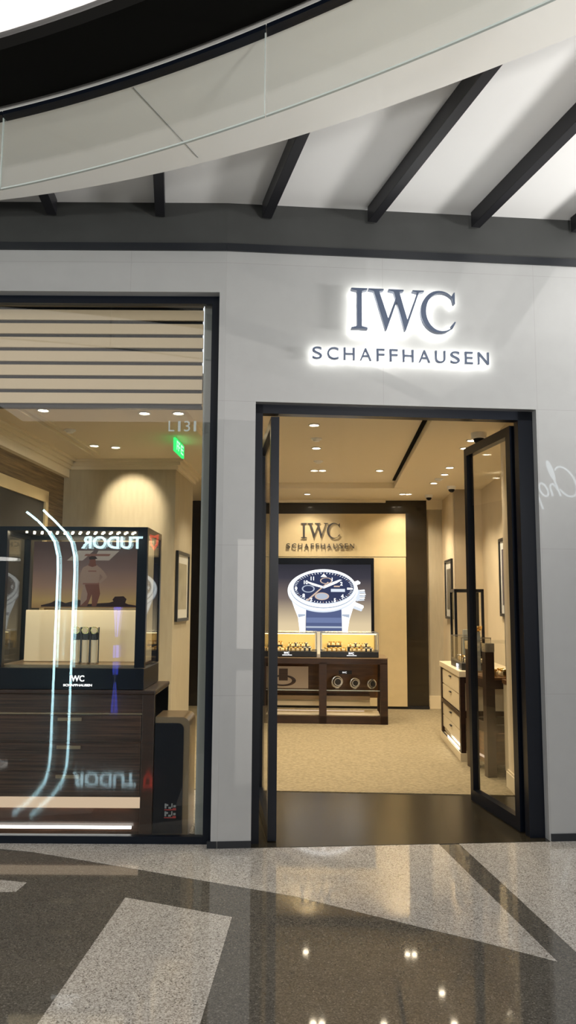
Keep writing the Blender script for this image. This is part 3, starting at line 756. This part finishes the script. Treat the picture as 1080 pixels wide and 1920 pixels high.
r, W2, D = glass_case(1.37, 1.68, 8.30, 9.02, .91, .33, 'low glass case with watches on the cream drawer cabinet')
mb = MB(); mb.box(-W2-.008, -W2-.002, .20, .30, .02, .05); mb.box(-W2-.008, -W2-.002, .18, .32, .006, .012)
mb.build('lit_tag', E_tag, r)
for k in range(8):
    p = SP(1.455+.11*(k % 2), 8.40+.13*(k//2), .983); put_watch('gold' if k % 3 else 'steel', p, -T-PI/2, ('gold' if k % 3 else 'steel')+' watch in the low glass case on the cream drawer cabinet', ('gold' if k % 3 else 'steel')+' watches in the cabinet case', 1.5)
def frame_case(u0, u1, v0, v1, z0, h, label):
    r = thing('framed_glass_case', label, 'display case', SP(u0, v0, z0), -T)
    Wd = u1-u0; D = v1-v0; t = .03
    mb = MB()
    for x in (0, Wd-t):
        for y in (0, D-t): mb.box(x, x+t, y, y+t, 0, h)
    mb.box(0, Wd, 0, t, h-.035, h); mb.box(0, Wd, D-t, D, h-.035, h); mb.box(0, t, 0, D, h-.035, h); mb.box(Wd-t, Wd, 0, D, h-.035, h)
    mb.build('frame', M_black, r)
    MB().box(.0, Wd, 0, D, 0, .06).build('base', M_trimblk, r)
    mb = MB(); mb.box(t, Wd-t, .01, .016, .06, h-.035); mb.box(.01, .016, t, D-t, .06, h-.035); parts(mb, 'glass', M_clear, r)
    MB().box(Wd*.35, Wd*.65, D*.4, D*.6, .06, h*.45).build('pedestal', M_grey, r)
    return r, Wd, D
frame_case(1.44, 1.78, 9.14, 9.48, .91, .86, 'black-framed tall glass case on the far end of the cream cabinet')
# small round-topped gold piece on a stand
r = thing('gold_watch_stand', 'gold watch on a slim grey stand above the cabinet, by the door edge', 'watch stand', SP(1.52, 8.17, .91), -T)
MB().box(-.035, .035, -.03, .03, 0, .01).build('foot', M_steel, r); MB().box(-.022, .022, -.015, .015, .01, .40).build('stand', M_grey, r)
MB().dome((0, 0, .45), .045, n=18, sc=(1, .5, -1)).cyl((0, 0, .45), .045, .012, n=18).build('watch_head', M_goldm, r)
# dark post desk
r = thing('post_desk', 'tall dark wood desk with corner posts and a glass top box, nearest the open door', 'desk', SP(1.45, 7.44, .01), -T+math.radians(10))
mb = MB()
for y in (0, .46):
    for x in (0, .55): mb.box(x, x+.085, y, y+.085, 0, 1.14)
for z0, z1 in ((.80, .88), (.40, .47)):
    mb.box(.085, .55, 0, .05, z0, z1); mb.box(.085, .55, .495, .545, z0, z1); mb.box(.02, .07, .085, .46, z0, z1)
mb.build('frame', M_espresso, r)
MB().box(.02, .62, .02, .57, .88, .90).build('desktop', M_brownwood, r)
mb = MB()
for y in (0, .46):
    for x in (0, .55): mb.box(x-.003, x+.088, y-.003, y+.088, 1.14, 1.22)
parts(mb, 'metal_cap', M_steel, r)
mb = MB(); mb.box(.09, .545, .01, .016, .90, 1.22); mb.box(.01, .016, .09, .50, .90, 1.22); mb.box(.0, .63, 0, .58, 1.22, 1.228); parts(mb, 'glass_box', M_clear, r)
MB().box(.05, .60, .06, .52, .10, .38).build('drawer_block', M_brownwood, r)
MB().box(.043, .050, .15, .42, .14, .16).build('led_strip', E_warm, r)
for k in range(6):
    put_watch('gold', SP(1.56+.10*(k % 3), 7.66+.13*(k//3), .911), -T, 'gold watch inside the glass top of the dark post desk', 'gold watches in the post desk', 1.7)
# beige counter and tall case behind the door glass
r = thing('beige_counter', 'beige counter seen through the open glass door, beside the wall corner', 'counter', SP(1.60, 7.13, .01), -T)
MB().box(0, .50, 0, .27, .08, .86).build('body', M_cream, r); MB().box(-.01, .50, -.005, .28, .86, .90, bev=.004).build('top', M_brownwood, r); MB().box(0, .5, .01, .26, 0, .08).build('plinth', M_espresso, r)
r, Wd, D = frame_case(1.62, 1.84, 7.15, 7.37, .91, .80, 'black-framed tall glass case on the beige counter, seen through the open door')
mb = MB(); add_text(mb, 'IWC', .02, -.004, .022, .028, E_tag, .003, width=.07, bold=.03); mb.build('lit_tag', E_tag, r)

def wall_picture(label, loc, rz, w, h, group=None, art=(.42, .36, .26)):
    r = thing('framed_picture', label, 'picture', loc, rz)
    t = .035
    mb = MB(); mb.box(-w/2, -w/2+t, -.03, 0, 0, h); mb.box(w/2-t, w/2, -.03, 0, 0, h); mb.box(-w/2+t, w/2-t, -.03, 0, 0, t); mb.box(-w/2+t, w/2-t, -.03, 0, h-t, h)
    mb.build('frame', M_trimblk, r)
    MB().box(-w/2+t, w/2-t, -.012, -.004, t, h-t).build('mat_board', M_white, r)
    MB().box(-w/2+t+.07, w/2-t-.07, -.014, -.012, t+.10, h-t-.10).build('print', pbr('print_'+label[:6], art, .5, noise=.3, nscale=5), r)
    MB().box(-w/2+t, w/2-t, -.024, -.020, t, h-t).build('picture_glass', M_clear, r)
    return r
wall_picture('black-framed picture on the bright wall left of the open door edge', SP(1.743, 11.45, 1.38), -T-PI/2, .62, .86, art=(.10, .09, .08))
wall_picture('dark framed picture on the wall, seen through the open glass door', SP(2.118, 9.35, 1.45), -T-PI/2, .8, .95, art=(.08, .07, .12))
wall_picture('framed print in a black frame on the partition wall behind the window', SP(-1.743, 9.02, 1.38), -T+PI/2, .72, .80, art=(.40, .36, .27))

# ------------------------------------------------------------------ window display: showcase on striped cabinet
TW = math.radians(-.6)
r = thing('window_cabinet', 'glossy striped dark wood cabinet with three drawers behind the shop window', 'cabinet', (-2.12, 5.50, .003))
X1 = 1.20
MB().box(0, X1, .02, .62, .26, .955, bev=.006).build('body', M_macassar, r)
mb = MB(); mb.box(X1-.085, X1, 0, .64, .02, .955, bev=.004); mb.box(-.02, .03, 0, .64, .02, .955, bev=.004); parts(mb, 'side_panel', M_espresso, r)
MB().box(-.03, X1+.005, -.01, .65, .955, .985, bev=.008).build('top', M_espresso, r)
for z0, z1 in ((.638, .81), (.442, .622), (.275, .426)):
    d = MB().box(.035, X1-.09, 0, .02, z0, z1, bev=.003).build('drawer', M_macassar, r)
    mb = MB(); mb.box(.535, .70, -.022, -.014, z1-.035, z1-.012, bev=.002); mb.box(.545, .555, -.014, 0, z1-.03, z1-.015); mb.box(.68, .69, -.014, 0, z1-.03, z1-.015); mb.build('handle', M_bronze, d)
MB().box(.03, X1-.085, -.002, .02, .818, .828).build('metal_inlay', M_bronze, r)
MB().box(.03, X1-.085, .03, .06, .185, .25).build('glowing_ledge', E_warm, r)
MB().box(.0, X1-.0, .02, .60, .10, .185).build('plinth', M_espresso, r)
MB().box(.0, X1-.0, .04, .60, .0, .10).build('plinth', M_macassar, r)
MB().box(.04, X1-.14, .0, .012, .055, .072).build('led_strip', E_white, r)
# light spilled by the ledge
l = bpy.data.lights.new('ledge_lamp', 'AREA'); l.shape = 'RECTANGLE'; l.size = 1.; l.size_y = .02; l.energy = 1.2; l.color = (1, .75, .5)
lo = bpy.data.objects.new('lamp', l); C.objects.link(lo); lo.parent = r; lo.location = (.55, .0, .22); lo.rotation_euler = (math.radians(60), 0, 0)

r = thing('window_showcase', 'black-framed glass showcase with racing picture and lit name, standing on the striped cabinet', 'display case', (-2.07, 5.50, .99))
SW, SD, SH = 1.07, .62, 1.14
mb = MB()
for x0, x1 in ((.005, .07), (SW-.07, SW)): mb.box(x0, x1, 0, .05, .15, SH)
for x0, x1 in ((0, .05), (SW-.05, SW)): mb.box(x0, x1, SD-.05, SD, .15, SH)
mb.box(.07, SW-.07, 0, .05, SH-.028, SH); mb.box(.05, SW-.05, SD-.05, SD, SH-.05, SH); mb.box(0, .05, .05, SD-.05, SH-.05, SH); mb.box(SW-.05, SW, .05, SD-.05, SH-.05, SH)
mb.build('frame', M_black, r)
MB().box(0, SW, 0, SD, 0, .145, bev=.004).build('base', M_black, r)
MB().box(.05, SW-.05, .05, SD-.05, SH-.02, SH-.005).build('lid', M_trimblk, r)
for k in range(15):
    for j in range(2): MB().cyl((.14+k*.057+.02*j, .20+.11*j, SH-.028), .008, .008, n=8).build('led_spot', E_down, r)
MB().box(SW-.012, SW-.006, .05, SD-.05, .15, SH-.05).build('side_glass', M_clear, r)
MB().box(.006, .012, .05, SD-.05, .15, SH-.05).build('side_glass', M_clear, r)
MB().box(.07, SW-.07, .02, .024, .15, SH-.028).build('front_glass', M_clear, r)
MB().box(.05, SW-.05, .05, SD-.05, .145, .165).build('display_floor', M_bronze, r)
mb = MB(); mb.box(.125, .975, .30, .33, .17, .545, bev=.003); mb.build('cream_panel', M_cream, r)
M_race = gradient_screen('racing_picture', [(0, (.22, .12, .06)), (.18, (.38, .25, .10)), (.40, (.26, .16, .11)), (.65, (.16, .105, .09)), (1, (.075, .05, .045))], .62, nz=.15)
back = MB().box(.145, .985, .36, .40, .56, 1.06).build('racing_picture', M_race, r)
ES = emit('pic_suit', (.26, .175, .13), .6); ES2 = emit('pic_skin_shade', (.12, .05, .035), .7); EK = emit('pic_dark', (.035, .022, .02), .6); EL = emit('pic_logo', (.34, .28, .23), .6); EB = emit('pic_brown', (.16, .075, .055), .7)
def R_(x, y):   # picture units (zoomed pixels) -> metres on the picture
    px, py = x/3.484, 960+y/3.484
    return ((px-60)/(262-60)*.83+.15, (1145-py)/(1145-1040+0)*.40*1.0+.575)
def rp(mb, pts, lay, m): mb.prism([R_(*p) for p in pts], .36-lay*.0015, .3605, 'y', m)
mb = MB()
rp(mb, [(490, 262), (590, 262), (520, 332), (420, 332)], 1, EL); rp(mb, [(620, 262), (755, 262), (690, 330), (590, 330)], 1, EL); rp(mb, [(540, 285), (700, 285), (690, 300), (530, 300)], 1.4, EB)
rp(mb, [(265, 640), (330, 622), (365, 600), (420, 625), (505, 600), (560, 630), (700, 620), (760, 600), (820, 630), (880, 640), (880, 650), (265, 650)], 1.6, EK)
rp(mb, [(720, 600), (735, 578), (790, 575), (810, 595), (800, 625), (740, 630)], 2, EK)
rp(mb, [(540, 480), (628, 480), (640, 560), (618, 645), (590, 645), (588, 560), (560, 645), (512, 645), (525, 560)], 2.4, ES2)    # legs
rp(mb, [(525, 380), (560, 362), (612, 362), (640, 385), (632, 440), (626, 490), (538, 490), (532, 440)], 3, ES)    # torso
rp(mb, [(525, 380), (540, 400), (532, 440), (548, 495), (530, 508), (508, 470), (510, 420)], 3.4, ES)   # arm
rp(mb, [(640, 385), (662, 410), (682, 445), (640, 488), (628, 480), (655, 445), (632, 420)], 3.4, ES)   # arm on hip
rp(mb, [(540, 498), (560, 560), (556, 600), (520, 640), (516, 600), (524, 540)], 3.2, ES)
rp(mb, [(568, 340), (600, 340), (612, 366), (585, 376), (558, 366)], 3.8, ES2); rp(mb, [(566, 315), (602, 315), (606, 345), (585, 356), (566, 345)], 4, ES2)
rp(mb, [(560, 310), (580, 300), (604, 303), (616, 318), (598, 322), (566, 325)], 4.4, EK)
rp(mb, [(560, 400), (612, 400), (612, 408), (560, 408)], 4.4, EB); rp(mb, [(528, 486), (632, 486), (632, 496), (528, 496)], 4.4, EB)
mb.build('picture_figures', ES, back)
mb = MB(); add_text(mb, 'IWC', .555, -.004, .055, .042, E_tag, .004, width=.10, bold=.02); add_text(mb, 'SCHAFFHAUSEN', .51, -.004, .022, .016, E_tag, .004, width=.20, bold=.02)
mb.build('lit_name', E_white, r)
def tube_stand(x, label):
    s = thing('watch_stand', label, 'watch stand', (-2.07+x, 5.64, 1.156), 0, 'tall watch stands in the window showcase')
    MB().cyl((0, 0, 0), .034, .01, n=24).build('base', M_bronze, s)
    MB().cyl((0, .0, .01), .021, .16, n=24).build('column', M_cream, s)
    mb = MB(); mb.cyl((-.029, 0, .01), .0045, .25, n=8); mb.cyl((.029, 0, .01), .0045, .25, n=8); parts(mb, 'side_rod', M_trimblk, s)
    MB().cyl((0, 0, .17), .024, .05, n=24).build('strap', M_leather, s)
    w_ = MB().cyl((0, -.024, .238), .026, .014, 'y', n=24).build('watch_case', M_goldm, s)
    mb = MB(); mb.cyl((0, -.027, .238), .019, .004, 'y', n=24); mb.build('watch_dial', M_cushion, w_)
    MB().cyl((0, 0, .22), .022, .035, n=24).build('head', M_leather, s)
l = bpy.data.lights.new('showcase_lamp', 'AREA'); l.shape = 'RECTANGLE'; l.size = .75; l.size_y = .16; l.energy = 16; l.color = (1, .84, .6)
lo = bpy.data.objects.new('lamp', l); C.objects.link(lo); lo.parent = r; lo.location = (.55, .17, SH-.03); lo.rotation_euler = (math.radians(12), 0, 0)
tube_stand(.553, 'leftmost of three tall watch stands in the window showcase')
tube_stand(.618, 'middle of three tall watch stands in the window showcase')
tube_stand(.683, 'rightmost of three tall watch stands in the window showcase')

# pedestal right of the cabinet
r = thing('bronze_pedestal', 'bronze pedestal with rounded top corner and black glossy front, right of the striped cabinet', 'pedestal', (-.915, 5.52, .003))
pts = [(0, 0), (.24, 0), (.24, .745)]+[(.24-.055*(1-math.cos(a)), .745+.055*math.sin(a)) for a in [PI/2*i/8 for i in range(1, 9)]]+[(0, .80)]
MB().prism(pts, 0, .34, 'y').build('shell', M_bronze, r)
pts = [(.0, .02), (.20, .02), (.20, .72)]+[(.20-.04*(1-math.cos(a)), .72+.04*math.sin(a)) for a in [PI/2*i/8 for i in range(1, 9)]]+[(0, .76)]
MB().prism(pts, -.008, .0, 'y').build('front_panel', M_black, r)
mb = MB()
M_pw = pbr('mark_white', (.22, .24, .25), .6); M_pr = pbr('mark_red', (.30, .03, .03), .6)  # small red and white blocks low on the black front panel
for row in (0, 1):
    z = .125+row*.052
    mb.box(.078, .158, -.0105, -.008, z, z+.006, M_pr); mb.box(.135, .158, -.011, -.008, z, z+.014, M_pr)
    for (a, b, c, d) in ((.080, .092, .012, .044), (.092, .104, .028, .040), (.106, .124, .010, .022), (.126, .134, .018, .045), (.140, .156, .020, .034)): mb.box(a, b, -.0108, -.008, z+c, z+d, M_pw)
mb.build('red_white_mark', M_pw, r)

# ------------------------------------------------------------------ across the mall (signs mirrored in glass and stone, shopfronts added for fill light)
Y2 = -11.3
struct(MB().box(-16, 16, -12.7, -11.5, 0, 5.6).build('wall_opposite', M_dark))
def shopfront(x0, x1, label):  # unseen glowing fronts added to light the facade and ceilings from across
    r = thing('fill_shopfront', label, 'fill light', ((x0+x1)/2, -11.5, 0))
    w = (x1-x0)/2
    MB().box(-w, w, 0, .05, .3, 3.4).build('fill_glow', E_shop_fill, r)
    mb = MB(); mb.box(-w-.1, -w, 0, .12, 0, 3.6); mb.box(w, w+.1, 0, .12, 0, 3.6); mb.box(-w, w, 0, .12, 3.4, 3.6); mb.box(-w, w, 0, .12, 0, .3); mb.box(-.04, .04, .05, .12, .3, 3.4); mb.build('frame', M_black, r)
shopfront(1.5, 8.5, 'added glowing shopfront lighting the facade from across the mall, right side'); shopfront(-15.5, -10.8, 'added glowing shopfront lighting the facade from across the mall, left side')
# opposite sign, mirrored in the window
r = thing('opposite_shop_sign', 'glowing pale blue letters TUDOR with red shield, mirrored in the shop window', 'sign', (-4.15, Y2, 3.1), PI)
mb = MB(); add_text(mb, 'TUDOR', 0, 0, 0, .36, E_tudor, .04, width=1.75, bold=.02); mb.build('letters', E_tudor, r)
mb = MB(); mb.prism([(-.46, .42), (-.33, .38), (-.20, .42), (-.22, .12), (-.33, -.05), (-.44, .12)], -.02, .02, 'y'); mb.build('shield', E_red, r)
mb = MB(); mb.prism([(-.40, .33), (-.33, .31), (-.26, .33), (-.28, .15), (-.33, .06), (-.38, .15)], -.03, -.02, 'y'); mb.build('shield_centre', M_trimblk, r)
def tube_light(x, zt, label):
    pts = [(x, Y2+.4, .0), (x, Y2+.4, 1.2), (x, Y2+.4, 2.4), (x-.02, Y2+.4, 2.85), (x-.12, Y2+.4, 3.25), (x-.32, Y2+.4, 3.55), (x-.62, Y2+.4, 3.85), (x-.95, Y2+.4, zt)]
    tag(MB().tube(pts, .032, 8).build('curved_led_tube', E_tube), label, 'light', 'curved led tubes across the mall')
tube_light(-5.95, 4.15, 'curved pale blue led line, right one, mirrored in the window')
tube_light(-6.42, 4.10, 'curved pale blue led line, left one, mirrored in the window')
r = thing('blue_light_pylon', 'small blue light pylon across the mall, mirrored in the window', 'light', (-4.75, Y2+.3, 0))
mb = MB(); mb.prism([(-.10, 1.45), (.10, 1.45), (.03, .62), (-.03, .62)], -.02, .02, 'y'); mb.build('tapered_lamp', E_blue, r)
MB().box(-.08, .08, -.02, .02, .05, .40, bev=.02).build('badge', E_blue, r); MB().box(-.01, .01, .021, .03, 0, 1.4).build('post', M_steel, r)
r = thing('ring_pendant', 'white glowing ring pendant across the mall, mirrored at the left edge of the window', 'light', (-8.0, Y2+.8, 2.75))
MB().torus((0, 0, 0), .52, .028, n=40).build('ring', E_white, r); mb = MB()
for a in (0, 2.1, 4.2): mb.cyl((.52*math.cos(a), .52*math.sin(a), 0), .004, 1.9, n=6)
parts(mb, 'cable', M_steel, r)
# script sign mirrored in the polished stone to the right of the door
def mirrorB(p):
    d = (Vector(p)-B0).dot(nB); return Vector(p)-2*d*nB
CP = mirrorB((7.65, 20.0, 4.40))
ang = 2*TB+PI
r = thing('script_shop_sign', 'white script sign across the mall, mirrored in the polished stone at the right edge', 'sign', tuple(CP), ang)
def arc(cx, cz, rx, rz_, a0, a1, n=14, sl=.35): return [(cx+rx*math.cos(math.radians(a0+(a1-a0)*i/n))+sl*(cz+rz_*math.sin(math.radians(a0+(a1-a0)*i/n))), 0, cz+rz_*math.sin(math.radians(a0+(a1-a0)*i/n))) for i in range(n+1)]
sl = .35; x = -.2
strokes = [arc(.30, .45, .30, .46, 50, 330), arc(.62, .8, .06, .28, 250, -80), [(.62+sl*1.0, 0, 1.0), (.62, 0, 0)], arc(.74, .18, .10, .20, 180, 0)+[(.86, 0, 0)],
           arc(1.06, .20, .12, .20, 0, 360), [(1.30+sl*.4, 0, .4), (1.30-sl*.4, 0, -.4)], arc(1.42, .20, .12, .20, 180, -180), arc(1.80, .20, .12, .20, 0, 360), [(1.93+sl*.4, 0, .4), (1.93, 0, 0)],
           [(2.08+sl*.4, 0, .4), (2.08, 0, 0)], arc(2.2, .22, .11, .18, 180, 60), arc(2.50, .20, .12, .20, 0, 360), [(2.63+sl*1.0, 0, 1.0), (2.63, 0, 0)]]
k = .86
mb = MB()
for s_ in strokes: mb.tube([(a*k, b, c*k) for a, b, c in s_], .026, 6)
mb.build('script_letters', E_cho, r)

# ------------------------------------------------------------------ mall ceiling lamp and added fill uplights, out of view
def mall_lamp(x, y, z, w, sx, sy, label):
    r = thing('mall_ceiling_lamp', label, 'ceiling light', (x, y, z))
    MB().box(-sx/2, sx/2, -sy/2, sy/2, -.03, -.01).build('diffuser', E_white, r); MB().box(-sx/2-.03, sx/2+.03, -sy/2-.03, sy/2+.03, -.01, .02).build('frame', M_white, r)
mall_lamp(-3.6, -2.2, 5.58, 0, 1.3, .35, 'rectangular white ceiling lamp of the mall, mirrored at the window top left')

def uplight(x, y, z, tx, ty, w, label, size=110):  # added lamps, filling the white ceiling and soffit from below
    r = thing('fill_uplight', label, 'light', (x, y, z))
    MB().box(-.18, .18, -.08, .08, 0, .07, bev=.01).build('housing', M_white, r)
    MB().box(-.16, .16, -.06, .06, .07, .075).build('lens', E_white, r)
    MB().box(-.02, .02, -.02, .02, -z, 0).build('mast', M_steel, r)
    d = (Vector((tx, ty, 4.45))-Vector((x, y, z+.1))).normalized()
    o = spot(r, w, size, 1., (0, 0, .10), (1, .97, .93)); o.rotation_euler = d.to_track_quat('-Z', 'Y').to_euler(); o.data.shadow_soft_size = .25
uplight(4.6, 4.2, 2.9, 1.2, 4.4, 560, 'added mast uplight brightening the mall ceiling, right of the door wall')
uplight(2.6, -1.0, 2.6, .5, 3.7, 650, 'added mast uplight brightening the mall ceiling, behind to the right')
uplight(-9.5, -2.5, 2.6, -1.0, 4.1, 1200, 'added mast uplight brightening the mall ceiling, behind to the left')

# ------------------------------------------------------------------ world, camera, view
wd = bpy.data.worlds.new('World'); bpy.context.scene.world = wd; wd.use_nodes = True
bg = wd.node_tree.nodes['Background']; bg.inputs[0].default_value = (.92, .96, 1, 1); bg.inputs[1].default_value = .95
cam = bpy.data.cameras.new('Camera'); co = bpy.data.objects.new('Camera', cam); C.objects.link(co)
co.location = (0, 0, 1.6)
pitch = math.atan(170/1450)
co.rotation_mode = 'XYZ'
co.matrix_world = Matrix.Translation((0, 0, 1.6)) @ Matrix.Rotation(PI/2+pitch, 4, 'X') @ Matrix.Rotation(.006, 4, 'Z')
cam.sensor_fit = 'VERTICAL'; cam.sensor_height = 36; cam.lens = 36*1450/1920
cam.clip_start = .05; cam.clip_end = 200
bpy.context.scene.camera = co
vs = bpy.context.scene.view_settings
vs.view_transform = 'Standard'; vs.look = 'None'; vs.gamma = 1; vs.use_curve_mapping = False; vs.exposure = .35
